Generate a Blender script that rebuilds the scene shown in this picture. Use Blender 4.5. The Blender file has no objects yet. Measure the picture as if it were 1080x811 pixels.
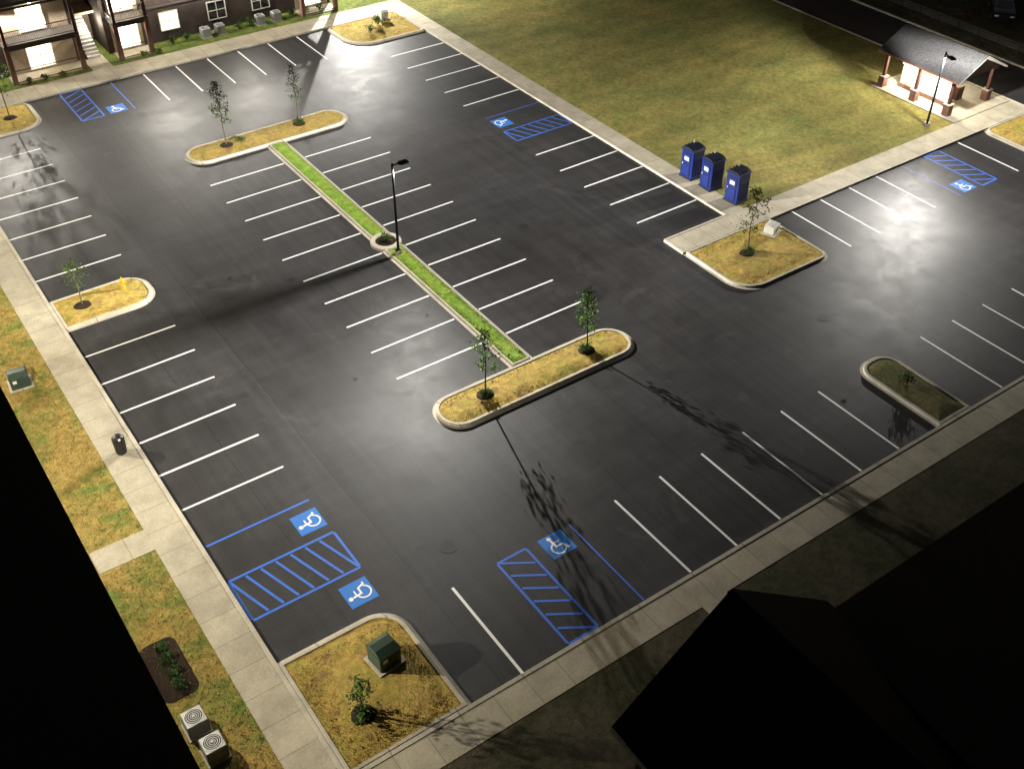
import bpy, math, random
import numpy as np
from mathutils import Matrix, Vector
random.seed(7); rng=np.random.default_rng(7)
S=bpy.context.scene
S.view_settings.view_transform='Standard'
S.view_settings.look='None'; S.view_settings.exposure=0
COL=bpy.context.collection

# ------------------------------------------------------------ node helpers
def newmat(name):
    m=bpy.data.materials.new(name); m.use_nodes=True
    nt=m.node_tree; b=nt.nodes['Principled BSDF']
    return m,nt,b
def nd(nt,t,props=None,**ins):
    n=nt.nodes.new(t)
    for k,v in (props or {}).items(): setattr(n,k,v)
    for k,v in ins.items():
        key=k.replace('_',' ')
        s=n.inputs[int(k[1:])] if (k[0]=='i' and k[1:].isdigit()) else n.inputs[key]
        if isinstance(v,bpy.types.NodeSocket): nt.links.new(v,s)
        else: s.default_value=v
    return n
def mth(nt,op,a,b=None,c=None):
    n=nt.nodes.new('ShaderNodeMath'); n.operation=op
    for i,v in enumerate((a,b,c)):
        if v is None: continue
        if isinstance(v,bpy.types.NodeSocket): nt.links.new(v,n.inputs[i])
        else: n.inputs[i].default_value=v
    return n.outputs[0]
def coords(nt): return nd(nt,'ShaderNodeTexCoord').outputs['Object']
def noise(nt,co,scale,detail=3,rough=.55,dist=0):
    return nd(nt,'ShaderNodeTexNoise',Vector=co,Scale=scale,Detail=detail,Roughness=rough,Distortion=dist).outputs['Fac']
def ramp(nt,f,stops):
    n=nt.nodes.new('ShaderNodeValToRGB'); nt.links.new(f,n.inputs[0])
    e=n.color_ramp.elements
    while len(e)<len(stops): e.new(.5)
    for el,(p,c) in zip(e,stops):
        el.position=p; el.color=(c if isinstance(c,tuple) else (c,c,c))+(1,)
    return n.outputs[0]
def mix(nt,f,a,b,mode='MIX'):
    n=nt.nodes.new('ShaderNodeMix'); n.data_type='RGBA'; n.blend_type=mode
    for s,v in ((n.inputs[0],f),(n.inputs[6],a),(n.inputs[7],b)):
        if isinstance(v,bpy.types.NodeSocket): nt.links.new(v,s)
        else: s.default_value=v if not isinstance(v,tuple) else v+(1,)
    return n.outputs[2]
def bump(nt,b,h,dist=.02,strength=1):
    n=nd(nt,'ShaderNodeBump',Height=h,Distance=dist,Strength=strength)
    nt.links.new(n.outputs[0],b.inputs['Normal'])
def setp(b,rough=.8,spec=.3,metal=0):
    b.inputs['Roughness'].default_value=rough
    b.inputs['Specular IOR Level'].default_value=spec
    b.inputs['Metallic'].default_value=metal
def simple(name,c,rough=.7,spec=.3,metal=0,var=.25,scale=6,bmp=0):
    m,nt,b=newmat(name); setp(b,rough,spec,metal)
    co=coords(nt); f=noise(nt,co,scale,2)
    v=ramp(nt,f,[(.3,1-var),(.7,1.0)])
    nt.links.new(mix(nt,1.0,tuple(c),v,'MULTIPLY'),b.inputs['Base Color'])
    if bmp: bump(nt,b,noise(nt,co,scale*6,2),bmp)
    return m
def leafmat(name,c):
    m,nt,b=newmat(name); setp(b,.6,.25)
    v=ramp(nt,noise(nt,coords(nt),5,2),[(.3,.5),(.7,1.0)])
    col=mix(nt,1.0,tuple(c),v,'MULTIPLY'); nt.links.new(col,b.inputs['Base Color'])
    t=nt.nodes.new('ShaderNodeBsdfTranslucent'); nt.links.new(col,t.inputs[0])
    ms=nt.nodes.new('ShaderNodeMixShader'); ms.inputs[0].default_value=.45
    nt.links.new(b.outputs[0],ms.inputs[1]); nt.links.new(t.outputs[0],ms.inputs[2])
    nt.links.new(ms.outputs[0],nt.nodes['Material Output'].inputs[0])
    return m
def emit(name,c,s):
    m,nt,b=newmat(name); setp(b,.5)
    co=coords(nt)
    f=ramp(nt,noise(nt,co,1.3,2),[(.3,.45),(.7,1.0)])
    b.inputs['Base Color'].default_value=(*c,1)
    nt.links.new(mix(nt,1.0,tuple(c),f,'MULTIPLY'),b.inputs['Emission Color'])
    b.inputs['Emission Strength'].default_value=s
    return m

# ------------------------------------------------------------ materials
def asphalt(name='asphalt_mat',base=.041):
    m,nt,b=newmat(name); co=coords(nt)
    sx=nd(nt,'ShaderNodeSeparateXYZ',Vector=co)
    X,Y=sx.outputs[0],sx.outputs[1]
    big=noise(nt,co,.09,4,.6,.6)
    mid=noise(nt,co,.6,4,.65,.4)
    fine=noise(nt,co,14,2,.7)
    spk=noise(nt,co,40,1,.7)
    xl=mth(nt,'ADD',mth(nt,'DIVIDE',X,3.6),mth(nt,'MULTIPLY',big,.12))
    lane=nd(nt,'ShaderNodeTexWhiteNoise',{'noise_dimensions':'1D'},W=mth(nt,'FLOOR',xl)).outputs['Value']
    fr=mth(nt,'FRACT',xl)
    seam=mth(nt,'LESS_THAN',fr,.016)
    mp=nd(nt,'ShaderNodeMapping',Vector=co); mp.inputs['Scale'].default_value=(1.9,.08,1)
    st=noise(nt,mp.outputs[0],1.0,4,.6)
    mp2=nd(nt,'ShaderNodeMapping',Vector=co); mp2.inputs['Scale'].default_value=(.07,1.3,1)
    st2=noise(nt,mp2.outputs[0],1.0,3,.6)
    v=mth(nt,'MULTIPLY',ramp(nt,big,[(.3,.58),(.7,1.0)]),ramp(nt,mid,[(.25,.72),(.75,1.0)]))
    v=mth(nt,'MULTIPLY',v,ramp(nt,st,[(.3,.72),(.7,1.0)]))
    v=mth(nt,'MULTIPLY',v,ramp(nt,st2,[(.3,.80),(.7,1.0)]))
    v=mth(nt,'MULTIPLY',v,mth(nt,'ADD',mth(nt,'MULTIPLY',lane,.18),.91))
    v=mth(nt,'MULTIPLY',v,ramp(nt,spk,[(.3,.30),(.72,1.0)]))
    v=mth(nt,'MULTIPLY',v,ramp(nt,fine,[(.3,.66),(.7,1.0)]))
    v=mth(nt,'MULTIPLY',v,mth(nt,'SUBTRACT',2.8,mth(nt,'MULTIPLY',seam,.8)))
    vo=nd(nt,'ShaderNodeTexVoronoi',Vector=co,Scale=.33)
    dd=mth(nt,'ADD',vo.outputs['Distance'],mth(nt,'MULTIPLY',mid,.15))
    v=mth(nt,'MULTIPLY',v,ramp(nt,dd,[(.10,.70),(.2,1.0)]))
    pv=ramp(nt,noise(nt,co,.28,5,.7,1.2),[(.60,0.0),(.66,1.0)])
    colr=mix(nt,big,(base*1.08,base*.98,base*.95),(base*.98,base,base*1.06))
    vc=nd(nt,'ShaderNodeCombineXYZ',X=v,Y=v,Z=v).outputs[0]
    col=mix(nt,1.0,colr,vc,'MULTIPLY')
    col=mix(nt,mth(nt,'MULTIPLY',pv,.22),col,(.085,.08,.072))
    nt.links.new(col,b.inputs['Base Color'])
    setp(b,.6,.17)
    nt.links.new(ramp(nt,mid,[(.2,.48),(.8,.64)]),b.inputs['Roughness'])
    bump(nt,b,spk,.006,.8)
    return m
def concrete(name,axis,c=(.43,.385,.29),step=1.5):
    m,nt,b=newmat(name); co=coords(nt)
    sx=nd(nt,'ShaderNodeSeparateXYZ',Vector=co)
    A=sx.outputs[axis]
    t=mth(nt,'DIVIDE',A,step); fr=mth(nt,'FRACT',t)
    wn=nd(nt,'ShaderNodeTexWhiteNoise',{'noise_dimensions':'1D'},W=mth(nt,'FLOOR',t)).outputs['Value']
    v=mth(nt,'ADD',mth(nt,'MULTIPLY',wn,.12),.95)
    v=mth(nt,'MULTIPLY',v,ramp(nt,noise(nt,co,.8,4,.6),[(.3,.70),(.7,1.0)]))
    v=mth(nt,'MULTIPLY',v,ramp(nt,noise(nt,co,9,3,.7),[(.3,.78),(.7,1.0)]))
    v=mth(nt,'MULTIPLY',v,mth(nt,'SUBTRACT',1.2,mth(nt,'MULTIPLY',mth(nt,'LESS_THAN',fr,.022),.5)))
    vc=nd(nt,'ShaderNodeCombineXYZ',X=v,Y=v,Z=v).outputs[0]
    nt.links.new(mix(nt,1.0,c,vc,'MULTIPLY'),b.inputs['Base Color'])
    setp(b,.85,.2)
    return m
def grass(name,dry,green,lo=.4,hi=.6,scale=.5,rows=False,soil=None,sb=2.3):
    m,nt,b=newmat(name); co=coords(nt)
    n1=noise(nt,co,scale,4,.65,.8)
    n2=noise(nt,co,scale*7,3,.7)
    f=mth(nt,'ADD',mth(nt,'MULTIPLY',n1,.7),mth(nt,'MULTIPLY',n2,.3))
    col=ramp(nt,f,[(lo,dry),(hi,green)])
    if soil:
        sf=ramp(nt,noise(nt,co,scale*1.7,4,.7),[(.54,0.0),(.66,1.0)])
        col=mix(nt,sf,col,soil)
    blades=noise(nt,co,24,2,.8)
    v=ramp(nt,blades,[(.28,.25),(.5,.62),(.75,1.0)])
    col=mix(nt,1.0,col,v,'MULTIPLY')
    v2=ramp(nt,noise(nt,co,3.2,4,.75),[(.3,.46),(.7,1.0)])
    col=mix(nt,1.0,col,v2,'MULTIPLY')
    if rows:
        sx=nd(nt,'ShaderNodeSeparateXYZ',Vector=co)
        t=mth(nt,'ADD',mth(nt,'MULTIPLY',sx.outputs[1],.4),mth(nt,'MULTIPLY',noise(nt,co,.25,3),1.8))
        s=mth(nt,'ADD',mth(nt,'MULTIPLY',mth(nt,'SINE',mth(nt,'MULTIPLY',t,6.28)),.2),sb)
        v3=ramp(nt,noise(nt,co,.07,4,.6),[(.35,.55),(.65,1.0)])
        col=mix(nt,1.0,col,v3,'MULTIPLY')
    else: s=mth(nt,'ADD',sb,0.0)
    sc=nd(nt,'ShaderNodeCombineXYZ',X=s,Y=s,Z=s).outputs[0]
    col=mix(nt,1.0,col,sc,'MULTIPLY')
    nt.links.new(col,b.inputs['Base Color']); setp(b,.95,.1)
    bump(nt,b,blades,.05,1)
    return m
def paint(name,c,wear=.35):
    m,nt,b=newmat(name); co=coords(nt)
    n=noise(nt,co,9,4,.75); g=noise(nt,co,50,1,.7); l=noise(nt,co,.5,2)
    w=ramp(nt,mth(nt,'ADD',mth(nt,'MULTIPLY',n,.5),mth(nt,'ADD',mth(nt,'MULTIPLY',g,.25),mth(nt,'MULTIPLY',l,.25))),[(wear,1.0),(wear+.13,0.0)])
    col=mix(nt,w,tuple(c),(.07,.068,.065))
    nt.links.new(col,b.inputs['Base Color']); setp(b,.6,.25)
    return m
def brick(name,c1,c2,mortar):
    m,nt,b=newmat(name); co=coords(nt)
    sx=nd(nt,'ShaderNodeSeparateXYZ',Vector=co)
    cc=nd(nt,'ShaderNodeCombineXYZ',X=mth(nt,'ADD',sx.outputs[0],sx.outputs[1]),Y=sx.outputs[2]).outputs[0]
    br=nd(nt,'ShaderNodeTexBrick',Vector=cc,Scale=1.0,Color1=(*c1,1),Color2=(*c2,1),Mortar=(*mortar,1))
    br.inputs['Mortar Size'].default_value=.012
    br.inputs['Brick Width'].default_value=.24; br.inputs['Row Height'].default_value=.085
    v=ramp(nt,noise(nt,co,1.2,4),[(.3,.65),(.7,1.0)])
    nt.links.new(mix(nt,1.0,br.outputs['Color'],v,'MULTIPLY'),b.inputs['Base Color']); setp(b,.85,.2)
    return m

M={}
M['asph']=asphalt()
M['concY']=concrete('sidewalk_concrete_y',1)
M['concX']=concrete('sidewalk_concrete_x',0)
M['curb']=concrete('curb_concrete',0,(.46,.42,.34),3.0)
M['g_isl']=grass('island_grass',(.42,.285,.08),(.27,.25,.055),.42,.68,.7,soil=(.27,.17,.065))
M['g_strip']=grass('median_grass',(.27,.34,.06),(.14,.26,.035),.38,.62,.8)
M['g_yard']=grass('yard_grass',(.36,.255,.075),(.16,.20,.045),.44,.60,.35,sb=2.15)
M['g_field']=grass('field_grass',(.28,.225,.07),(.16,.17,.05),.36,.62,.16,rows=True,sb=2.4)
M['g_top']=grass('lawn_grass',(.22,.23,.06),(.10,.16,.035),.38,.6,.5,sb=2.0)
M['soil']=grass('bare_soil',(.12,.10,.065),(.06,.065,.03),.4,.62,.3,sb=1.6)
M['g_olive']=grass('island_grass_olive',(.19,.155,.07),(.10,.115,.04),.4,.62,.7,sb=1.9)  # darker, more olive colour than the other island grass
M['rough']=grass('rough_ground',(.15,.12,.08),(.07,.07,.045),.4,.6,.25,soil=(.2,.17,.13))
M['white']=paint('white_paint',(.80,.79,.77),.30)
M['blue']=paint('blue_paint',(.045,.15,.62),.33)
M['bluef']=paint('blue_paint_solid',(.03,.17,.56),.32)
M['mulch']=simple('mulch',(.055,.035,.025),.95,.1,0,.6,14,.04)
M['steel']=simple('pole_paint',(.02,.02,.022),.45,.4)
M['led']=emit('led_panel',(1,.97,.9),30)
M['bark']=simple('bark',(.13,.10,.07),.9,.2,0,.4,20,.01)
M['leafA']=leafmat('leaf_green',(.10,.20,.04))
M['leafB']=leafmat('leaf_light',(.17,.27,.06))
M['leafC']=leafmat('leaf_dark',(.05,.09,.025))
M['toilet']=simple('toilet_blue',(.010,.024,.16),.4,.4,0,.2,3)
M['toiletd']=simple('toilet_dark_blue',(.006,.012,.07),.45,.4,0,.2,3)
M['toiletr']=simple('toilet_roof',(.022,.028,.06),.5,.3,0,.2,3)
M['label']=simple('label_white',(.75,.75,.75),.5)
M['greenbox']=simple('utility_green',(.03,.055,.038),.5,.4,0,.3,4)
M['greybox']=simple('utility_grey',(.55,.53,.45),.6,.3,0,.2,4)
M['metal']=simple('condenser_metal',(.42,.42,.40),.5,.4,.3,.2,8)
M['dark']=simple('dark_metal',(.018,.018,.018),.5,.4)
M['yellow']=simple('hydrant_yellow',(.62,.36,.03),.5,.4)
M['brickd']=brick('brick_dark',(.040,.026,.022),(.066,.042,.034),(.08,.073,.065))
M['brickr']=brick('brick_red',(.17,.06,.042),(.22,.085,.055),(.22,.19,.16))
M['siding']=simple('siding_taupe',(.075,.065,.058),.8,.2,0,.15,2)
M['trim']=simple('trim_white',(.62,.60,.55),.6)
M['cream']=simple('cream_wall',(.34,.27,.19),.7)
M['wood']=simple('brown_post',(.085,.035,.024),.7)
M['shingle']=simple('shingle_roof',(.03,.029,.029),.9,.15,0,.45,12,.02)
M['shinglel']=simple('pavilion_shingle',(.03,.03,.031),.9,.1,0,.6,9,.02)
M['win']=emit('lit_window',(1,.86,.60),3.0)
M['winc']=emit('lit_window_cool',(1,.94,.80),3.8)
M['wind']=simple('dark_glass',(.01,.012,.015),.08,.6)
M['bulb']=emit('porch_bulb',(1,.85,.6),14)
M['carp']=simple('car_paint',(.02,.021,.024),.25,.6)
M['tire']=simple('tire_rubber',(.015,.015,.015),.8)
M['chrome']=simple('rim_metal',(.5,.5,.5),.3,.5,.8)
M['red']=simple('tail_light',(.3,.01,.01),.3,.5)
M['iron']=simple('cast_iron',(.03,.026,.024),.6,.3,0,.5,20)

# ------------------------------------------------------------ mesh builder
class MB:
    def __init__(s): s.v=[];s.f=[];s.m=[];s.mats=[]
    def mi(s,k):
        if k not in s.mats: s.mats.append(k)
        return s.mats.index(k)
    def add(s,vs,fs,k):
        o=len(s.v); i=s.mi(k)
        s.v+= [tuple(p) for p in vs]
        s.f+= [tuple(a+o for a in f) for f in fs]; s.m+=[i]*len(fs)
    def box(s,x0,x1,y0,y1,z0,z1,k):
        vs=[(x,y,z) for z in(z0,z1) for x,y in((x0,y0),(x1,y0),(x1,y1),(x0,y1))]
        s.add(vs,[(3,2,1,0),(4,5,6,7),(0,1,5,4),(1,2,6,5),(2,3,7,6),(3,0,4,7)],k)
    def bev(s,x0,x1,y0,y1,z0,z1,b,k):
        def ring(i,z): 
            a0,a1,c0,c1=x0+i,x1-i,y0+i,y1-i
            bb=max(b-i,.001)
            return [(a0+bb,c0,z),(a1-bb,c0,z),(a1,c0+bb,z),(a1,c1-bb,z),(a1-bb,c1,z),(a0+bb,c1,z),(a0,c1-bb,z),(a0,c0+bb,z)]
        r=ring(0,z0)+ring(0,z1-b)+ring(b*.6,z1)
        fs=[tuple(range(7,-1,-1)),tuple(range(16,24))]
        for l in(0,8):
            for i in range(8): j=(i+1)%8; fs.append((l+i,l+j,l+8+j,l+8+i))
        s.add(r,fs,k)
    def prism(s,pts,z0,z1,k,top=True,bottom=False):
        n=len(pts); vs=[(x,y,z0) for x,y in pts]+[(x,y,z1) for x,y in pts]
        fs=[(i,(i+1)%n,n+(i+1)%n,n+i) for i in range(n)]
        if top: fs.append(tuple(range(n,2*n)))
        if bottom: fs.append(tuple(range(n-1,-1,-1)))
        s.add(vs,fs,k)
    def cone(s,p0,p1,r0,r1,k,n=8,caps=True):
        p0,p1=Vector(p0),Vector(p1); d=(p1-p0).normalized()
        a=d.orthogonal().normalized(); b=d.cross(a)
        vs=[]
        for p,r in((p0,r0),(p1,r1)):
            for i in range(n):
                t=2*math.pi*i/n; vs.append(tuple(p+(a*math.cos(t)+b*math.sin(t))*r))
        fs=[(i,(i+1)%n,n+(i+1)%n,n+i) for i in range(n)]
        if caps: fs+=[tuple(range(n-1,-1,-1)),tuple(range(n,2*n))]
        s.add(vs,fs,k)
    def dome(s,c,rx,ry,rz,k,n=14,m=5):
        vs=[];fs=[]
        for j in range(m):
            ph=j/m*math.pi/2
            for i in range(n):
                t=2*math.pi*i/n; jit=1+random.uniform(-.08,.08)
                vs.append((c[0]+rx*math.cos(ph)*math.cos(t)*jit,c[1]+ry*math.cos(ph)*math.sin(t)*jit,c[2]+rz*math.sin(ph)))
        vs.append((c[0],c[1],c[2]+rz))
        for j in range(m-1):
            for i in range(n): fs.append((j*n+i,j*n+(i+1)%n,(j+1)*n+(i+1)%n,(j+1)*n+i))
        for i in range(n): fs.append(((m-1)*n+i,(m-1)*n+(i+1)%n,m*n))
        s.add(vs,fs,k)
    def leaf(s,p,size,k):
        n=Vector((random.gauss(0,1),random.gauss(0,1),random.gauss(0,1)+.6)).normalized()
        a=n.orthogonal().normalized(); a=(Matrix.Rotation(random.uniform(0,6.28),3,n)@a); b=n.cross(a)
        p=Vector(p); w=size*.5
        s.add([tuple(p-a*size),tuple(p-b*w),tuple(p+a*size),tuple(p+b*w)],[(0,1,2,3)],k)
    def obj(s,name,loc=(0,0,0),rot=0):
        me=bpy.data.meshes.new(name); me.from_pydata(s.v,[],s.f)
        for k in s.mats: me.materials.append(M[k])
        me.polygons.foreach_set('material_index',s.m)
        me.update()
        o=bpy.data.objects.new(name,me); COL.objects.link(o); o.location=loc; o.rotation_euler[2]=rot
        return o
def rrect(x0,x1,y0,y1,r,seg=10):
    if not isinstance(r,(tuple,list)): r=(r,)*4
    pts=[]
    for (cx,cy,sx,sy,a0),rr in zip(((x0,y0,1,1,180),(x1,y0,-1,1,270),(x1,y1,-1,-1,0),(x0,y1,1,-1,90)),r):
        rr=max(rr,.01)
        for i in range(seg+1):
            t=math.radians(a0+90*i/seg); pts.append((cx+sx*rr+rr*math.cos(t),cy+sy*rr+rr*math.sin(t)))
    return pts

# ------------------------------------------------------------ grounds
def slab(name,x0,x1,y0,y1,z1,k,z0=-.1):
    b=MB(); b.box(x0,x1,y0,y1,z0,z1,k); return b.obj(name)
b=MB(); b.add([(-900,-900,-.06),(900,-900,-.06),(900,900,-.06),(-900,900,-.06)],[(0,1,2,3)],'rough'); b.obj('ground')
b=MB(); b.add([(7,20,0),(130,20,0),(130,42,0),(7,42,0)],[(0,1,2,3)],'asph')
b.add([(7,42,0),(46.1,42,0),(46.1,84,0),(7,84,0)],[(0,1,2,3)],'asph'); b.obj('parking_lot')
b=MB(); b.add([(76,42,0),(82,42,0),(82,260,0),(76,260,0)],[(0,1,2,3)],'asph'); b.obj('road')
slab('lawn',-90,5.5,-80,200,.12,'g_yard')
slab('lawn',5.5,130,-80,18.85,.12,'soil')
slab('lawn',5.5,45.9,86.0,200,.12,'g_top')
slab('field',47.6,75.8,41.3,200,.12,'g_field')
slab('lawn',45.9,47.6,86.0,200,.12,'g_top')
slab('verge',82.18,300,41.3,300,.10,'rough')
b=MB(); b.box(5.5,7.12,20.3,110,-.1,.13,'concY'); b.obj('sidewalk')
b=MB(); b.box(5.5,130,18.85,20.3,-.1,.131,'concX'); b.obj('sidewalk')
b=MB(); b.box(7.12,46.2,83.8,86.0,-.1,.132,'concX'); b.obj('sidewalk')
b=MB(); b.box(46.2,47.6,41.3,86.0,-.1,.13,'concY'); b.obj('sidewalk')
b=MB(); b.box(40.95,75.8,39.62,41.3,-.1,.131,'concX'); b.obj('sidewalk')
b=MB(); b.box(3.0,5.5,35.0,36.4,.02,.133,'concX'); b.obj('path')
b=MB(); b.box(23.2,24.6,17.0,18.85,.02,.133,'concX'); b.obj('path')
b=MB(); b.box(19.8,21.4,86.0,89.0,.02,.133,'concX'); b.obj('path')
b=MB(); b.box(69.0,75.6,41.3,49.2,.02,.18,'concX'); b.obj('path')
b=MB(); b.box(84.6,86.0,41.3,200,.02,.13,'concY'); b.obj('path')
b=MB()
b.box(7.12,7.3,20.48,83.62,-.1,.15,'curb')
b.box(7.12,130,20.3,20.48,-.1,.15,'curb')
b.box(7.12,46.2,83.62,83.8,-.1,.15,'curb')
b.box(46.03,46.2,41.3,83.62,-.1,.15,'curb')
b.box(48.1,75.8,39.45,39.62,-.1,.15,'curb')
b.box(75.8,76.0,39.45,200,-.1,.15,'curb')
b.box(82.0,82.18,41.3,200,-.1,.15,'curb')
b.box(82.18,130,41.12,41.3,-.1,.15,'curb')
b.obj('curb')

def island(x0,x1,y0,y1,r,k='g_isl',name='planting_island',w=.18,mound=.1,z=.152):
    b=MB()
    if not isinstance(r,(tuple,list)): r=(r,)*4
    out=rrect(x0,x1,y0,y1,r); inn=rrect(x0+w,x1-w,y0+w,y1-w,[max(a-w,.01) for a in r])
    n=len(out)
    g=.16
    apr=rrect(x0-g,x1+g,y0-g,y1+g,[a+g for a in r])
    vs=[(x,y,.003) for x,y in apr]+[(x,y,.012) for x,y in out]+[(x,y,z-.03) for x,y in rrect(x0+.02,x1-.02,y0+.02,y1-.02,[max(a-.02,.01) for a in r])]
    o2=rrect(x0+.05,x1-.05,y0+.05,y1-.05,[max(a-.05,.01) for a in r])
    vs+=[(x,y,z) for x,y in o2]+[(x,y,z) for x,y in inn]+[(x,y,z-.04) for x,y in inn]
    fs=[]
    for L in range(5):
        for i in range(n): j=(i+1)%n; fs.append((L*n+i,L*n+j,(L+1)*n+j,(L+1)*n+i))
    b.add(vs,fs,'curb')
    lv=[(0,z-.04),(.35,z-.04+mound*.6),(.7,z-.04+mound)]
    vs=[]
    hx,hy=(x1-x0)/2-w,(y1-y0)/2-w
    for ins,zz in lv:
        q=min(ins*min(hx,hy),min(hx,hy)*.8)
        vs+=[(x,y,zz) for x,y in rrect(x0+w+q,x1-w-q,y0+w+q,y1-w-q,[max(a-w-q,.01) for a in r])]
    fs=[]
    for L in range(2):
        for i in range(n): j=(i+1)%n; fs.append((L*n+i,L*n+j,(L+1)*n+j,(L+1)*n+i))
    fs.append(tuple(range(2*n,3*n)))
    b.add(vs,fs,k)
    return b.obj(name)
island(20.45,32.65,66.85,69.5,1.3)
island(20.45,32.65,34.0,36.5,1.22)
island(7.302,12.65,53.25,56.4,(.1,1.3,1.3,.1))
island(7.302,13.8,78.9,83.615,(.1,1.6,.8,.1))
island(39.2,46.025,78.4,83.617,(2.4,.2,.1,.8))
island(7.302,12.55,20.483,26.4,(.1,.1,1.3,.1))
island(40.85,43.3,20.483,26.0,(.1,.1,1.0,1.0),'g_olive')
island(69.9,75.7,34.0,39.445,(1.2,1.0,.1,.8))
island(25.9,27.1,51.9,66.8,.06,'g_strip','median_strip',.12,.05,.150)
island(25.9,27.1,36.58,50.3,.06,'g_strip','median_strip',.12,.05,.150)
b=MB(); n=28
def circ(r,z,cx=26.45,cy=51.1,n=n): return [(cx+r*math.cos(2*math.pi*i/n),cy+r*math.sin(2*math.pi*i/n),z) for i in range(n)]
vs=circ(1.0,-.05)+circ(.98,.15)+circ(.95,.18)+circ(.66,.18)+circ(.66,.1)
fs=[(L*n+i,L*n+(i+1)%n,(L+1)*n+(i+1)%n,(L+1)*n+i) for L in range(4) for i in range(n)]
b.add(vs,fs,'curb'); b.add(circ(.66,.1),[tuple(range(n))],'mulch'); b.obj('planter_ring')
island(40.95,48.1,34.35,39.62,(1.7,.7,.05,.05))
b=MB(); b.prism(rrect(40.78,40.949,39.62,41.45,(.02,.02,.02,.1)),-.1,.153,'curb'); b.box(40.95,46.03,41.3,41.45,-.1,.153,'curb'); b.obj('curb')

# ------------------------------------------------------------ markings
Z=.004
def line(b,x0,y0,x1,y1,w,k,z=Z):
    d=Vector((x1-x0,y1-y0)); d.normalize(); n=Vector((-d.y,d.x))*w/2
    b.add([(x0-n.x,y0-n.y,z),(x1-n.x,y1-n.y,z),(x1+n.x,y1+n.y,z),(x0+n.x,y0+n.y,z)],[(0,1,2,3)],k)
P=2.7432; LW=.125
b=MB()
def jl(x0,y0,x1,y1):
    j=lambda a:a+random.uniform(-.03,.03)
    line(b,j(x0),j(y0),j(x1),j(y1),LW*random.uniform(.9,1.06),'white')
for k in range(10):
    y=63.93-P*k
    jl(20.30,y,25.68,y); jl(27.32,y,32.56,y)
for k in range(7): jl(7.36,75.58-P*k,12.5,75.58-P*k)
for k in range(6): jl(7.37,50.39-P*k,12.5,50.39-P*k)
for k in range(6): jl(22.9+2.69*k,77.9,22.9+2.69*k,83.5)
for k in range(5): jl(40.85,75.36-P*k,45.97,75.36-P*k)
for k in range(5): jl(40.85,55.0-P*k,45.97,55.0-P*k)
jl(15.15,20.55,15.15,25.8)
for k in range(6): jl(24.17+P*k,20.6,24.17+P*k,25.87)
for k in range(9): jl(46.1+P*k,20.6,46.1+P*k,25.87)
for k in range(4): jl(50.05+2.73*k,34.4,50.05+2.73*k,39.40)
jl(67.0,34.3,67.0,39.40)
b.obj('parking_stall_markings')
def hatch(b,x0,x1,y0,y1,n,along,flip=False,w=.12):
    line(b,x0,y0,x1,y0,w,'blue'); line(b,x0,y1,x1,y1,w,'blue')
    line(b,x0,y0+w/2,x0,y1-w/2,w,'blue',Z+.0005); line(b,x1,y0+w/2,x1,y1-w/2,w,'blue',Z+.0005)
    for i in range(n):
        if along=='x':
            L=(x1-x0-w)/n; a=x0+w/2+L*i; c=a+L
            p,q=((a,y0+w),(c,y1-w)) if not flip else ((a,y1-w),(c,y0+w))
        else:
            L=(y1-y0-w)/n; a=y0+w/2+L*i; c=a+L
            p,q=((x0+w,a),(x1-w,c)) if not flip else ((x1-w,a),(x0+w,c))
        line(b,p[0],p[1],q[0],q[1],w,'blue',Z+.001)
b=MB()
hatch(b,7.42,12.5,29.05,31.55,7,'x',True)
line(b,7.4,33.98,12.5,33.98,.11,'blue')
hatch(b,17.5,19.05,20.62,25.8,6,'y',True)
line(b,21.5,20.6,21.5,25.85,.08,'blue')
hatch(b,16.3,17.95,78.1,83.5,6,'y')
line(b,20.25,77.95,20.25,83.5,.08,'blue')
hatch(b,40.95,45.95,57.5,59.2,7,'x',True,.1)
line(b,41.0,61.7,45.95,61.7,.06,'blue')
hatch(b,63.25,64.8,34.5,39.38,6,'y',True)
line(b,60.9,34.5,60.9,39.38,.07,'blue')
b.obj('accessible_aisle_markings')
def symbol(x,y,rot,s=1.3):
    b=MB(); h=s/2
    b.add([(-h,-h,Z+.002),(h,-h,Z+.002),(h,h,Z+.002),(-h,h,Z+.002)],[(0,1,2,3)],'bluef')
    z=Z+.005; u=s/10
    n=12; b.add([(-1.2*u+.85*u*math.cos(2*math.pi*i/n),3.4*u+.85*u*math.sin(2*math.pi*i/n),z) for i in range(n)],[tuple(range(n))],'white')
    line(b,-1.1*u,2.4*u,-.7*u,-.9*u,.8*u,'white',z)
    line(b,-.85*u,1.1*u,1.4*u,1.1*u,.5*u,'white',z+.001)
    line(b,-1.1*u,-.7*u,1.8*u,-.7*u,.7*u,'white',z+.002)
    line(b,1.6*u,-.5*u,2.7*u,-3.2*u,.7*u,'white',z+.001)
    line(b,2.5*u,-3.1*u,3.5*u,-2.9*u,.5*u,'white',z+.003)
    cx,cy=-.5*u,-1.6*u; R0,R1=2.2*u,2.8*u; m=20; vs=[];fs=[]
    for i in range(m+1):
        t=math.radians(110+230*i/m)
        vs+=[(cx+R0*math.cos(t),cy+R0*math.sin(t),z+.004),(cx+R1*math.cos(t),cy+R1*math.sin(t),z+.004)]
    for i in range(m): fs.append((2*i,2*i+1,2*i+3,2*i+2))
    b.add(vs,fs,'white')
    b.obj('accessible_parking_symbol',(x,y,0),rot)
symbol(11.85,32.75,math.pi/2); symbol(11.75,27.85,math.pi/2)
symbol(20.35,25.2,0); symbol(19.1,78.75,0); symbol(41.7,60.5,-math.pi/2); symbol(62.1,35.2,0)

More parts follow.
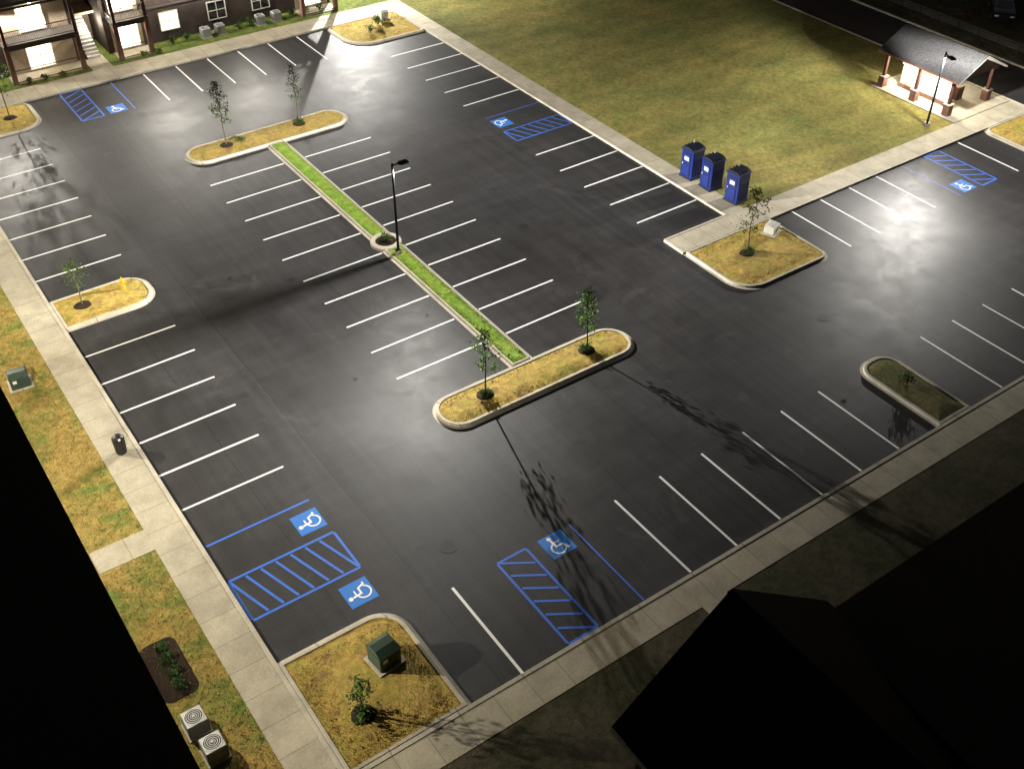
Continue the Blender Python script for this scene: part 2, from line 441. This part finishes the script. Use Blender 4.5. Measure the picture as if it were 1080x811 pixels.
def manhole(x,y,r=.36):
    b=MB(); n=24
    ring=lambda r,z:[(r*math.cos(2*math.pi*i/n),r*math.sin(2*math.pi*i/n),z) for i in range(n)]
    vs=ring(r*1.2,.003)+ring(r*1.2,.010)+ring(r,.010)+ring(r,.006)
    b.add(vs,[(L*n+i,L*n+(i+1)%n,(L+1)*n+(i+1)%n,(L+1)*n+i) for L in range(3) for i in range(n)],'iron')
    b.add(ring(r,.006),[tuple(range(n))],'iron')
    for i in range(-3,4):
        q=i*r*.25
        hh=math.sqrt(r*r-q*q)*.85
        b.box(-hh,hh,q-r*.04,q+r*.04,.0065,.011,'iron')
    b.obj('manhole_cover',(x,y,0))
manhole(16.3,27.9); manhole(20.3,76.7); manhole(43.0,30.2,.3)
for (x,y) in((38.4,24.6),(24.6,43.2),(16.9,53.0),(18.5,40.5)): manhole(x,y,.12)

# ------------------------------------------------------------ turf blades
def tufts(name,areas,k):
    vs=[];fs=[]
    for x0,x1,y0,y1,z,d in areas:
        n=int((x1-x0)*(y1-y0)*d)
        px=rng.uniform(x0,x1,n);py=rng.uniform(y0,y1,n);a=rng.uniform(0,6.28,n);h=rng.uniform(.03,.10,n);w=rng.uniform(.012,.03,n)
        lx=rng.normal(0,.035,n);ly=rng.normal(0,.035,n)
        for i in range(n):
            o=len(vs);c,s_=math.cos(a[i])*w[i],math.sin(a[i])*w[i]
            vs+=[(px[i]-c,py[i]-s_,z),(px[i]+c,py[i]+s_,z),(px[i]+lx[i],py[i]+ly[i],z+h[i])]
            fs.append((o,o+1,o+2))
    b=MB(); b.v=vs; b.f=fs; b.m=[0]*len(fs); b.mats=[k]; b.obj(name)
tufts('island_turf',[(21.2,31.9,67.1,69.3,.15,100),(21.2,31.9,34.3,36.2,.15,130),(7.5,12.1,53.6,56.1,.15,100),(7.5,12.2,20.7,25.8,.15,130),(41.6,47.8,34.9,39.4,.15,100),(40,45.8,79,83.3,.15,70)],'g_isl')
tufts('median_turf',[(26.04,26.96,52.1,66.7,.13,220),(26.04,26.96,36.8,50.1,.13,260)],'g_strip')
tufts('yard_turf',[(2.5,5.5,20,34.9,.12,110),(2.5,5.5,36.5,66,.12,90)],'g_yard')

# ------------------------------------------------------------ trees / shrubs
def sapling(x,y,H,cr,name='young_tree',nl=520,z0=.2,low=.35,shape=1.0):
    b=MB()
    b.dome((0,0,-.08),.55,.5,.2,'mulch')
    pts=[Vector((0,0,0))]
    for i in range(1,7):
        pts.append(Vector((random.uniform(-.04,.04)*i/2,random.uniform(-.04,.04)*i/2,H*.95*i/6)))
    for i in range(6):
        b.cone(pts[i],pts[i+1],.04*(1-i/7)+.006,.04*(1-(i+1)/7)+.006,'bark',6)
    clumps=[]
    nb=15
    for i in range(nb):
        t=low+(1-low)*(i+.5)/nb
        base=pts[min(5,int(t*6))].lerp(pts[min(6,int(t*6)+1)],t*6-int(t*6))
        a=i*2.4+random.uniform(-.4,.4); u=(t-low)/(1-low)
        L=cr*shape*(math.sin(math.pi*min(1,(u*.82+.2)))**.8 if u*.82+.2<1 else .05)*random.uniform(.7,1.15)+.05
        tip=base+Vector((math.cos(a)*L,math.sin(a)*L,L*random.uniform(.5,.95)))
        b.cone(base,tip,.014,.005,'bark',4,False)
        for s_ in (.45,.75,1.0): clumps.append((base.lerp(tip,s_),.17+.12*random.random(),random.choice(['leafA','leafA','leafB','leafC'])))
    clumps.append((pts[6],.2,'leafB'))
    for i in range(nl):
        c,r,k=random.choice(clumps)
        p=c+Vector((random.gauss(0,r*.55),random.gauss(0,r*.55),random.gauss(0,r*.6)))
        b.leaf(p,random.uniform(.05,.10),k if random.random()<.8 else 'leafA')
    b.obj(name,(x,y,z0))
def shrub(x,y,r,h,z0=.15,n=420,name='shrub',ks=('leafC','leafA','leafC')):
    b=MB()
    for i in range(6):
        a=random.uniform(0,6.28); b.cone((0,0,0),(math.cos(a)*r*.6,math.sin(a)*r*.6,h*.7),.02,.006,'bark',4,False)
    cl=[(Vector((random.gauss(0,r*.4),random.gauss(0,r*.4),h*random.uniform(.3,.8))),random.choice(ks)) for _ in range(14)]
    for i in range(n):
        c,k=random.choice(cl)
        b.leaf(c+Vector((random.gauss(0,r*.2),random.gauss(0,r*.2),random.gauss(0,h*.16))),random.uniform(.04,.09),k)
    b.obj(name,(x,y,z0))
sapling(23.4,68.3,4.9,.7,nl=700); sapling(29.1,68.4,4.6,.5,nl=330)
sapling(23.3,35.35,4.1,.6,nl=560); sapling(29.9,35.3,4.1,.5,nl=620,low=.3)
sapling(8.8,54.9,3.0,.5,nl=260); sapling(43.9,37.3,4.6,.8,nl=520,low=.25)
sapling(9.0,22.4,2.3,.4,nl=260)
sapling(12.0,81.2,5.0,.9,nl=600)
shrub(9.0,22.4,.42,.55,n=300); shrub(26.45,51.1,.4,.5,.12,260); shrub(42.1,23.6,.5,.5,.2,260)
shrub(43.2,81.5,.5,.8,.2); shrub(41.8,80.4,.45,.6,.2,250); shrub(24.5,68.2,.4,.35,.2,150)
for x,y in((23.3,35.35),(29.9,35.3),(43.9,37.3),(29.1,68.4)): shrub(x,y,.42,.42,.2,220,ks=('leafC','leafC','leafA'))

# ------------------------------------------------------------ street lamps
def lamp_light(loc,energy,name='lamp_light',size=.11,cone=170,col=(1,.965,.895),boost=25.0,pw=-3.0):
    l=bpy.data.lights.new(name,'SPOT'); l.energy=energy; l.shadow_soft_size=size; l.color=col
    l.spot_size=math.radians(cone); l.spot_blend=.15
    l.use_nodes=True; nt=l.node_tree
    em=[n for n in nt.nodes if n.type=='EMISSION'][0]
    g=nt.nodes.new('ShaderNodeNewGeometry'); s=nt.nodes.new('ShaderNodeSeparateXYZ'); nt.links.new(g.outputs['Incoming'],s.inputs[0])
    c=mth(nt,'MAXIMUM',mth(nt,'ABSOLUTE',s.outputs[2]),.05)
    st=mth(nt,'MINIMUM',mth(nt,'POWER',c,pw),boost)
    nt.links.new(st,em.inputs['Strength'])
    o=bpy.data.objects.new(name,l); COL.objects.link(o); o.location=loc
    return o
def street_lamp(x,y,heading,energy=1200,H=6.1,boost=25.0,arm=.72):
    b=MB()
    b.cone((0,0,0),(0,0,.28),.24,.22,'curb',16)
    b.box(-.16,.16,-.16,.16,.28,.31,'steel')
    b.cone((0,0,.3),(0,0,H),.085,.07,'steel',10)
    b.cone((0,0,H),(0,0,H+.05),.075,.05,'steel',10)
    b.box(0,arm-.3,-.035,.035,H-.12,-.05+H,'steel')
    b.bev(arm-.32,arm+.30,-.2,.2,H-.13,H-.03,.03,'steel')
    for i in range(4): b.box(arm-.24+i*.13,arm-.18+i*.13,-.16,.16,H-.028,H+.0,'steel')
    b.box(arm-.24,arm+.24,-.15,.15,H-.142,H-.133,'led')
    o=b.obj('street_lamp',(x,y,.1),heading)
    l=lamp_light((arm,0,H-.3),energy,boost=boost,size=.09)
    l.parent=o
    return o
street_lamp(26.4,49.45,math.radians(-2),2050)
street_lamp(67.0,42.2,math.radians(-110),1750,H=5.6,boost=20)
street_lamp(47.0,95.0,math.radians(-60),3800,boost=11)

# ------------------------------------------------------------ portable toilets
def toilet(x,y,rot):
    b=MB()
    b.box(-.58,.58,-.58,.58,0,.1,'dark')
    b.bev(-.55,.55,-.55,.55,.1,2.06,.05,'toilet')
    for s_ in(-1,1):
        for i in range(4):
            c=-.36+i*.24
            b.box(c-.05,c+.05,s_*.56-.012,s_*.56+.012,.25,1.5,'toiletd')
        b.box(-.45,.45,s_*.555-.01,s_*.555+.01,1.65,1.9,'dark')
    b.box(-.575,-.551,-.36,.36,.16,1.92,'toiletd')
    b.box(-.59,-.576,-.30,.30,1.15,1.85,'toilet'); b.box(-.59,-.576,-.30,.30,.25,1.05,'toilet')
    b.box(-.596,-.591,-.2,.2,1.35,1.62,'label'); b.box(-.61,-.578,.31,.35,1.0,1.12,'label')
    b.box(-.6,.6,-.6,.6,2.062,2.09,'toilet')
    n=8
    vs=[];fs=[]
    for i in range(n+1):
        t=math.pi*i/n
        for xx in(-.55,.55): vs.append((xx,-.55*math.cos(t),2.09+.2*math.sin(t)))
    for i in range(n): fs.append((2*i,2*i+1,2*i+3,2*i+2))
    fs.append(tuple(range(0,2*n+2,2))); fs.append(tuple(range(2*n+1,0,-2)))
    b.add(vs,fs,'toiletr')
    b.cone((.35,.35,2.0),(.35,.35,2.5),.05,.05,'greybox',10)
    for i in range(3): b.box(-.4+i*.3,-.3+i*.3,-.5,.5,2.1,2.25,'toiletr')
    b.obj('portable_toilet',(x,y,.13),rot)
toilet(47.65,46.5,.05); toilet(47.75,44.65,-.04); toilet(47.9,42.45,.1)

# ------------------------------------------------------------ utility boxes
def ubox(x,y,w,d,h,k,rot=0,z=.2,name='utility_box'):
    b=MB()
    b.box(-w/2-.12,w/2+.12,-d/2-.12,d/2+.12,-.1,.06,'curb')
    b.bev(-w/2,w/2,-d/2,d/2,.06,h*.85,.03,k)
    b.prism([( -w/2-.02,-d/2-.02),(w/2+.02,-d/2-.02),(w/2+.02,d/2+.02),(-w/2-.02,d/2+.02)],h*.851,h*.88,k)
    b.add([(-w/2,-d/2,h*.882),(w/2,-d/2,h*.882),(w/2,d/2,h*.882),(-w/2,d/2,h*.882),(-w/2+.05,-d*.1,h),(w/2-.05,-d*.1,h),(w/2-.05,d*.3,h),(-w/2+.05,d*.3,h)],
        [(4,5,6,7),(0,1,5,4),(1,2,6,5),(2,3,7,6),(3,0,4,7)],k)
    b.box(-.012,.012,-d/2-.012,-d/2-.001,.1,h*.8,'dark'); b.box(.06,.1,-d/2-.03,-d/2-.001,h*.4,h*.5,'dark')
    b.box(-w*.35,-w*.15,-d/2-.006,-d/2-.001,h*.5,h*.7,'label')
    b.obj(name,(x,y,z),rot)
ubox(10.9,24.1,1.0,.95,1.0,'greenbox',.1)
ubox(3.9,49.9,.95,.9,.85,'greenbox',-.1,.12)
ubox(46.9,38.2,.85,.7,.6,'greybox',.35)
ubox(44.2,82.4,.7,.7,.8,'greybox',0)
def hydrant(x,y,k='yellow',name='fire_hydrant',z=.2):
    b=MB()
    b.cone((0,0,0),(0,0,.06),.16,.16,k,14); b.cone((0,0,.06),(0,0,.55),.10,.095,k,14)
    b.cone((0,0,.55),(0,0,.60),.14,.14,k,14); b.dome((0,0,.60),.12,.12,.13,k,12,4); b.cone((0,0,.7),(0,0,.8),.03,.03,k,6)
    b.cone((-.2,0,.42),(.2,0,.42),.05,.05,k,10); b.cone((0,0,.38),(0,-.2,.38),.065,.065,k,10)
    b.obj(name,(x,y,z))
hydrant(11.3,55.2)
b=MB(); b.cone((0,0,0),(0,0,.85),.24,.28,'dark',16); b.cone((0,0,.85),(0,0,.92),.30,.30,'dark',16); b.dome((0,0,.92),.27,.27,.2,'dark',16,4)
for i in range(12):
    a=i*math.pi/6; b.cone((.25*math.cos(a),.25*math.sin(a),.05),(.29*math.cos(a),.29*math.sin(a),.85),.012,.012,'steel',4)
b.box(-.05,.05,-.31,-.27,.95,1.05,'label'); b.obj('trash_can',(6.45,41.9,.13))

def condenser(x,y,z=.12,s=.8):
    b=MB(); h=.8
    b.box(-s/2-.06,s/2+.06,-s/2-.06,s/2+.06,-.05,.06,'curb')
    b.bev(-s/2,s/2,-s/2,s/2,.06,h,.04,'metal')
    for i in range(9):
        zz=.14+i*.07
        b.box(-s/2-.008,s/2+.008,-s/2-.008,s/2+.008,zz,zz+.02,'dark')
    n=20
    b.add([(s*.42*math.cos(2*math.pi*i/n),s*.42*math.sin(2*math.pi*i/n),h+.003) for i in range(n)],[tuple(range(n))],'dark')
    for r in(.14,.24,.34,.43):
        vs=[]
        for i in range(n):
            a=2*math.pi*i/n
            vs+=[(s*(r-.012)*math.cos(a),s*(r-.012)*math.sin(a),h+.03),(s*(r+.012)*math.cos(a),s*(r+.012)*math.sin(a),h+.03)]
        b.add(vs,[(2*i,2*i+1,(2*i+3)%(2*n),(2*i+2)%(2*n)) for i in range(n)],'label')
    b.cone((0,0,h),(0,0,h+.05),.08*s,.08*s,'metal',10)
    b.obj('air_conditioner_condenser',(x,y,z))
condenser(3.55,25.5); condenser(3.7,24.1)
for x in(29.9,31.2,34.9,36.4): condenser(x,87.45,.12,.75)
for x in(27,28.3,33,34,38,39.3,40.6): shrub(x,87.6,.45,.7,.12,250)
for x in(15,16.2,17.5,24.2,25.4): shrub(x,86.45,.35,.5,.12,160)
for y in(27.6,28.3,29.0,29.6): shrub(3.75,y,.35,.5,.12,200)
b=MB(); b.prism(rrect(2.9,4.4,27.1,30.2,.4),.1,.15,'mulch'); b.obj('mulch_bed')

# ------------------------------------------------------------ buildings
def parent(name,parts,loc=(0,0,0)):
    e=bpy.data.objects.new(name,None); COL.objects.link(e); e.location=loc
    for p in parts: p.parent=e
    return e
def windowbox(b,fr,x0,x1,z0,z1,y,lit,t='trim'):
    f=.09
    fr.box(x0-f,x1+f,y-.05,y-.003,z0-f,z0,t); fr.box(x0-f,x1+f,y-.05,y-.003,z1,z1+f,t)
    fr.box(x0-f,x0,y-.05,y-.003,z0,z1,t); fr.box(x1,x1+f,y-.05,y-.003,z0,z1,t)
    mz=(z0+z1)/2; fr.box(x0,x1,y-.045,y-.02,mz-.03,mz+.03,t)
    mx=(x0+x1)/2; fr.box(mx-.03,mx+.03,y-.04,y-.022,z0,mz-.03,t); fr.box(mx-.03,mx+.03,y-.04,y-.022,mz+.03,z1,t)
    b.box(x0,x1,y-.018,y-.004,z0,z1,lit)
walls=MB();fr=MB();gl=MB();bal=MB();roof=MB()
YF=88.6; HB=9.6; XE=42.2
walls.box(2,20.0,YF,104,0,HB,'brickd'); walls.box(22.0,XE,YF,104,0,HB,'brickd')
walls.box(20.0,22.0,YF+4,104,0,HB,'cream')
for fz in(3.15,6.3): walls.box(20.0,22.0,YF+1.9,YF+4,fz-.2,fz,'cream')
walls.box(20.0,22.0,YF+.0,YF+.3,HB-1.0,HB,'siding')
for i in range(14): walls.box(20.15,21.2,YF-.2+i*.27,YF+.07+i*.27,.12,.12+.21*(i+1),'trim')
def balcony(x0,x1):
    y0=YF-1.8
    for fi,fz in enumerate((0.12,3.15,6.3)):
        if fi: bal.box(x0,x1,y0,YF,fz-.28,fz,'siding')
        else: bal.box(x0,x1,y0,YF,-.05,fz+.03,'concX')
        bal.box(x0,x1,y0,y0+.18,fz+2.62,fz+2.75,'siding')
        bal.box(x0+.2,x1-.2,YF-.05,YF-.01,fz+.04,fz+2.7,'cream')
        cx=(x0+x1)/2
        windowbox(gl,fr,cx-1.0,cx+.9,fz+.25,fz+2.2,YF-.05,'winc' if (fi+int(x0))%2==0 else 'win')
        bal.box(x0+.12,x1-.12,y0+.05,y0+.1,fz+1.0,fz+1.06,'steel'); bal.box(x0+.12,x1-.12,y0+.05,y0+.1,fz+.1,fz+.15,'steel')
        nb=int((x1-x0)/.13)
        if fi:
            for i in range(nb): bal.box(x0+.12+i*.13,x0+.145+i*.13,y0+.06,y0+.09,fz+.15,fz+1.0,'steel')
        bal.cone((cx,YF-.9,fz+2.5),(cx,YF-.9,fz+2.6),.12,.12,'bulb',10)
    for xx in(x0,x1-.35): bal.box(xx,xx+.35,y0-.01,y0+.36,0,3.0,'brickr'); bal.box(xx+.06,xx+.29,y0+.04,y0+.28,3.0,9.4,'wood')
    for xx in(x0-.05,x1-.05):
        bal.box(xx,xx+.1,y0+.4,YF-.06,3.5,3.56,'steel')
balcony(13.9,19.6); balcony(22.3,25.2); balcony(4.5,9.5); balcony(38.6,XE-.1)
k=0
for fz in(.12,3.15,6.3):
    for x in(11.2,27.4,31.6,35.6):
        lit={(0,27.4):'win',(1,11.2):'win',(1,31.6):'win'}.get((k,x),'wind')
        windowbox(gl,fr,x-.75,x+.75,fz+.9,fz+2.3,YF,lit)
    k+=1
fr.box(2,13.85,YF-.06,YF-.002,2.95,3.1,'siding'); fr.box(25.25,38.5,YF-.06,YF-.002,2.95,3.1,'siding')
for x in(12.4,26.0,33.6): fr.box(x-.18,x+.18,YF-.24,YF-.002,5.3,5.5,'steel')
rz=HB; mid=(YF+104)/2; xe=XE+.6
roof.add([(1.4,YF-2.4,rz),(xe,YF-2.4,rz),(xe,mid,rz+4),(1.4,mid,rz+4),(1.4,104.6,rz),(xe,104.6,rz)],[(0,1,2,3),(3,2,5,4)],'shingle')
roof.add([(1.4,YF-2.4,rz-.25),(xe,YF-2.4,rz-.25),(xe,YF-2.4,rz-.003),(1.4,YF-2.4,rz-.003)],[(0,1,2,3)],'trim')
walls.add([(2,YF,HB),(2,104,HB),(2,mid,HB+3.6)],[(0,1,2)],'siding'); walls.add([(XE,YF,HB),(XE,104,HB),(XE,mid,HB+3.6)],[(0,1,2)],'siding')
parts=[walls.obj('walls'),fr.obj('window_frames'),gl.obj('window_glass'),bal.obj('balconies'),roof.obj('roof')]
apt=parent('brick_apartment_building',parts)
def pt(loc,e,col=(1,.82,.58),r=.1,par=None):
    l=bpy.data.lights.new('porch_light','POINT'); l.energy=e; l.color=col; l.shadow_soft_size=r
    o=bpy.data.objects.new('porch_light',l); COL.objects.link(o); o.location=loc
    if par: o.parent=par
pt((16.75,YF-.9,2.47),75,par=apt); pt((23.75,YF-.9,2.47),75,par=apt); pt((16.75,YF-.9,5.5),50,par=apt); pt((23.75,YF-.9,5.5),50,par=apt)
pt((21.5,YF+1.0,2.6),300,(1,.93,.8),par=apt)
for x,e_ in((12.4,600),(26.0,520),(33.6,480)):
    l=lamp_light((x,YF-.95,5.2),e_,'wall_pack_light',.1,168,(1,.94,.83),boost=25); l.parent=apt

walls=MB();roof=MB();fr=MB();gl=MB()
XW=1.7
walls.box(-14,XW,2,62,0,8.8,'brickd')
e=2.25; z0=9.0
roof.add([(e,1.4,z0),(e,62.6,z0),(-6,62.6,z0+3.2),(-6,1.4,z0+3.2),(-14.6,62.6,z0),(-14.6,1.4,z0)],[(0,1,2,3),(3,2,4,5)],'shingle')
roof.add([(e,1.4,z0-.22),(e,62.6,z0-.22),(e,62.6,z0-.003),(e,1.4,z0-.003)],[(0,1,2,3)],'wood')
roof.add([(e,1.4,z0-.22),(e,62.6,z0-.22),(XW,62.6,z0-.22),(XW,1.4,z0-.22)],[(0,1,2,3)],'siding')
for y in range(6,60,6):
    for fz in(.12,3.1,6.1):
        f=.08
        gl.box(XW+.003,XW+.02,y-.7,y+.7,fz+.9,fz+2.2,'wind')
        fr.box(XW+.002,XW+.05,y-.7-f,y-.7,fz+.9-f,fz+2.2+f,'trim'); fr.box(XW+.002,XW+.05,y+.7,y+.7+f,fz+.9-f,fz+2.2+f,'trim')
        fr.box(XW+.002,XW+.05,y-.7,y+.7,fz+.9-f,fz+.9,'trim'); fr.box(XW+.002,XW+.05,y-.7,y+.7,fz+2.2,fz+2.2+f,'trim')
        fr.box(XW+.021,XW+.04,y-.7,y+.7,fz+1.5,fz+1.56,'trim')
for y in(29.5,46,61): fr.box(XW+.002,XW+.22,y-.18,y+.18,5.0,5.25,'steel')
left=parent('brick_apartment_building',[walls.obj('walls'),roof.obj('roof'),fr.obj('window_frames'),gl.obj('window_glass')])
for y,e_ in((29.5,640),(46,640),(61,640)):
    l=lamp_light((XW+.35,y,4.9),e_,'wall_pack_light',.1,168,(1,.91,.73),boost=16); l.parent=left
walls=MB();roof=MB();fr=MB()
walls.box(13.3,20.8,-20,12.2,0,8.3,'brickr'); walls.box(20.8,62,-20,11.3,0,8.3,'brickd')
walls.add([(13.3,12.2,8.3),(20.8,12.2,8.3),(17.05,12.2,11.2)],[(0,1,2)],'siding')
roof.add([(12.7,12.8,8.45),(17.05,12.9,11.6),(17.05,-20,11.6),(12.7,-20,8.45)],[(0,1,2,3)],'shingle')
roof.add([(21.4,12.4,8.45),(17.05,12.9,11.6),(17.05,-20,11.6),(21.4,-20,8.45)],[(0,3,2,1)],'shingle')
roof.add([(20.9,12.0,8.5),(62.6,12.0,8.5),(62.6,2,12.4),(17.05,2,12.4)],[(0,1,2,3)],'shingle')
roof.add([(62.6,2,12.4),(17.05,2,12.4),(17.05,-8,8.5),(62.6,-8,8.5)],[(0,1,2,3)],'shingle')
fr.box(12.66,12.7,-20,12.78,8.2,8.42,'trim'); fr.box(12.7,13.3,-20,12.2,8.2,8.23,'siding')
fr.box(20.9,62.6,12.0,12.03,8.28,8.48,'wood')
for y in(10,6,2):
    for fz in(.9,3.9,6.4): 
        fr.box(13.25,13.297,y-.7,y+.7,fz,fz+1.3,'trim'); fr.box(13.22,13.248,y-.62,y+.62,fz+.08,fz+1.22,'wind')
parent('brick_apartment_building',[walls.obj('walls'),roof.obj('roof'),fr.obj('trim')])

# ------------------------------------------------------------ pavilion (mail kiosk)
col=MB();roof=MB();mail=MB()
px0,px1,py0,py1=69.6,74.2,42.5,48.6
zb=2.75
for x in(px0,px1):
    for y in(py0,(py0+py1)/2,py1):
        col.box(x-.26,x+.26,y-.26,y+.26,.18,1.0,'brickr'); col.box(x-.3,x+.3,y-.3,y+.3,1.0,1.06,'curb')
        col.box(x-.11,x+.11,y-.11,y+.11,1.06,zb,'wood')
col.box(px0-.15,px0+.15,py0-.3,py1+.3,zb,zb+.2,'wood'); col.box(px1-.15,px1+.15,py0-.3,py1+.3,zb,zb+.2,'wood')
col.box(px0+.15,px1-.15,py0-.15,py0+.15,zb,zb+.2,'wood'); col.box(px0+.15,px1-.15,py1-.15,py1+.15,zb,zb+.2,'wood')
mx=(px0+px1)/2; ex0,ex1=px0-.5,px1+.6; ey0,ey1=py0-.7,py1+.7; ze,zr=2.86,4.3
def rf(dz,k):
    roof.add([(ex0,ey0,ze+dz),(mx,ey0,zr+dz),(mx,ey1,zr+dz),(ex0,ey1,ze+dz)],[(3,2,1,0)],k)
    roof.add([(ex1,ey0,ze+dz),(mx,ey0,zr+dz),(mx,ey1,zr+dz),(ex1,ey1,ze+dz)],[(0,1,2,3)],k)
rf(.14,'shinglel'); rf(0,'trim')
for yy in(ey0,ey1):
    for a,c in((ex0,mx),(ex1,mx)):
        roof.add([(a,yy,ze),(c,yy,zr),(c,yy,zr+.14),(a,yy,ze+.14)],[(0,1,2,3)],'trim')
for a in(ex0,ex1): roof.add([(a,ey0,ze),(a,ey1,ze),(a,ey1,ze+.14),(a,ey0,ze+.14)],[(0,1,2,3)],'wood')
for y in(py0-.16,py1+.16): roof.add([(px0-.15,y,zb+.2),(px1+.15,y,zb+.2),(mx,y,zr-.05)],[(0,1,2)],'siding')
mail.box(70.7,71.1,43.3,47.8,.5,2.0,'trim'); mail.box(70.6,71.2,43.2,47.9,.18,.5,'brickr'); mail.box(70.6,71.2,43.2,47.9,2.0,2.1,'cream')
for i in range(14):
    for j in range(4): mail.box(70.68,70.699,43.36+i*.315,43.62+i*.315,.6+j*.34,.88+j*.34,'label')
mail.box(72.2,72.9,43.6,44.6,.18,1.2,'brickr')
pav=parent('mailbox_pavilion',[col.obj('columns'),roof.obj('roof'),mail.obj('mailboxes')])
pt((70.05,44.2,2.6),700,(1,.91,.76),.12,pav); pt((70.05,47.0,2.6),700,(1,.91,.76),.12,pav); pt((73,45.5,2.6),420,(1,.91,.76),.12,pav)

# ------------------------------------------------------------ fence & car beyond road
b=MB()
for i in range(60):
    y=44+i*2.0; b.box(83.2,83.26,y-.03,y+.03,.1,1.2,'dark')
for z in(.35,1.1): b.box(83.21,83.25,44,162,z,z+.04,'dark')
for i in range(59*12): 
    y=44+i*2/12; b.box(83.222,83.238,y-.008,y+.008,.3,1.15,'dark')
b.obj('metal_fence')
def car(x,y,rot):
    b=MB(); W=.9
    prof=[(-2.3,.35),(-2.3,.85),(-2.1,.98),(-1.2,1.05),(-.55,1.5),(.9,1.52),(1.7,1.05),(2.2,.98),(2.32,.7),(2.32,.35)]
    n=len(prof)
    def sec(yy,sh): return [(px,yy*(1 if pz<1.06 else sh),pz) for px,pz in prof]
    vs=sec(-W,.78)+sec(W,.78)
    fs=[(i,(i+1)%n,n+(i+1)%n,n+i) for i in range(n)]
    fs+=[tuple(range(n-1,-1,-1)),tuple(range(n,2*n))]
    b.add(vs,fs,'carp')
    for s_ in(-1,1):
        for xx in(-1.4,1.45):
            b.cone((xx,s_*.72,.33),(xx,s_*.92,.33),.33,.33,'tire',18); b.cone((xx,s_*.90,.33),(xx,s_*.935,.33),.2,.19,'chrome',12)
        b.add([(-1.05,s_*.87,1.08),(-.5,s_*.73,1.45),(.85,s_*.73,1.46),(1.5,s_*.87,1.08)],[(0,1,2,3)],'wind')
        b.box(2.2,2.33,s_*.7-.15,s_*.7+.15,.72,.86,'red')
        b.box(-2.32,-2.25,s_*.65-.17,s_*.65+.17,.68,.8,'label')
    b.add([(-1.22,-.66,1.07),(-.6,-.62,1.5),(-.6,.62,1.5),(-1.22,.66,1.07)],[(0,1,2,3)],'wind')
    b.add([(1.68,-.66,1.1),(.95,-.62,1.525),(.95,.62,1.525),(1.68,.66,1.1)],[(0,1,2,3)],'wind')
    b.obj('parked_car',(x,y,.1),rot)
car(90,52.5,.7)
for x,y in((88.5,55),(92,50),(91,56)): shrub(x,y,.9,1.2,.1,400)

# ------------------------------------------------------------ camera
f,pi_,ro,ya,h=1137.5518, 0.698, -0.007, 0.6154, 36.4024
fw=Vector((math.sin(ya)*math.cos(pi_),math.cos(ya)*math.cos(pi_),-math.sin(pi_)))
r=fw.cross(Vector((0,0,1))).normalized(); d=fw.cross(r)
r2=r*math.cos(ro)+d*math.sin(ro); d2=-r*math.sin(ro)+d*math.cos(ro)
cd=bpy.data.cameras.new('camera'); cam=bpy.data.objects.new('camera',cd); COL.objects.link(cam)
mat=Matrix((r2,-d2,-fw)).transposed().to_4x4(); mat.translation=(0,0,h)
cam.matrix_world=mat
cd.lens=f/1080*36; cd.sensor_width=36; cd.clip_end=3000; cd.clip_start=.5
S.camera=cam

# ------------------------------------------------------------ world (night)
w=bpy.data.worlds.new('World'); S.world=w; w.use_nodes=True
nt=w.node_tree; bg=nt.nodes['Background']
sky=nt.nodes.new('ShaderNodeTexSky'); sky.sky_type='NISHITA'; sky.sun_disc=False
sky.sun_elevation=math.radians(1); sky.sun_rotation=math.radians(60)
nt.links.new(sky.outputs[0],bg.inputs[0]); bg.inputs[1].default_value=.022
sl=bpy.data.lights.new('moon','SUN'); sl.energy=.015; sl.angle=math.radians(.5); sl.color=(.8,.88,1)
so=bpy.data.objects.new('moon',sl); COL.objects.link(so); so.rotation_euler=(math.radians(45),0,math.radians(120))
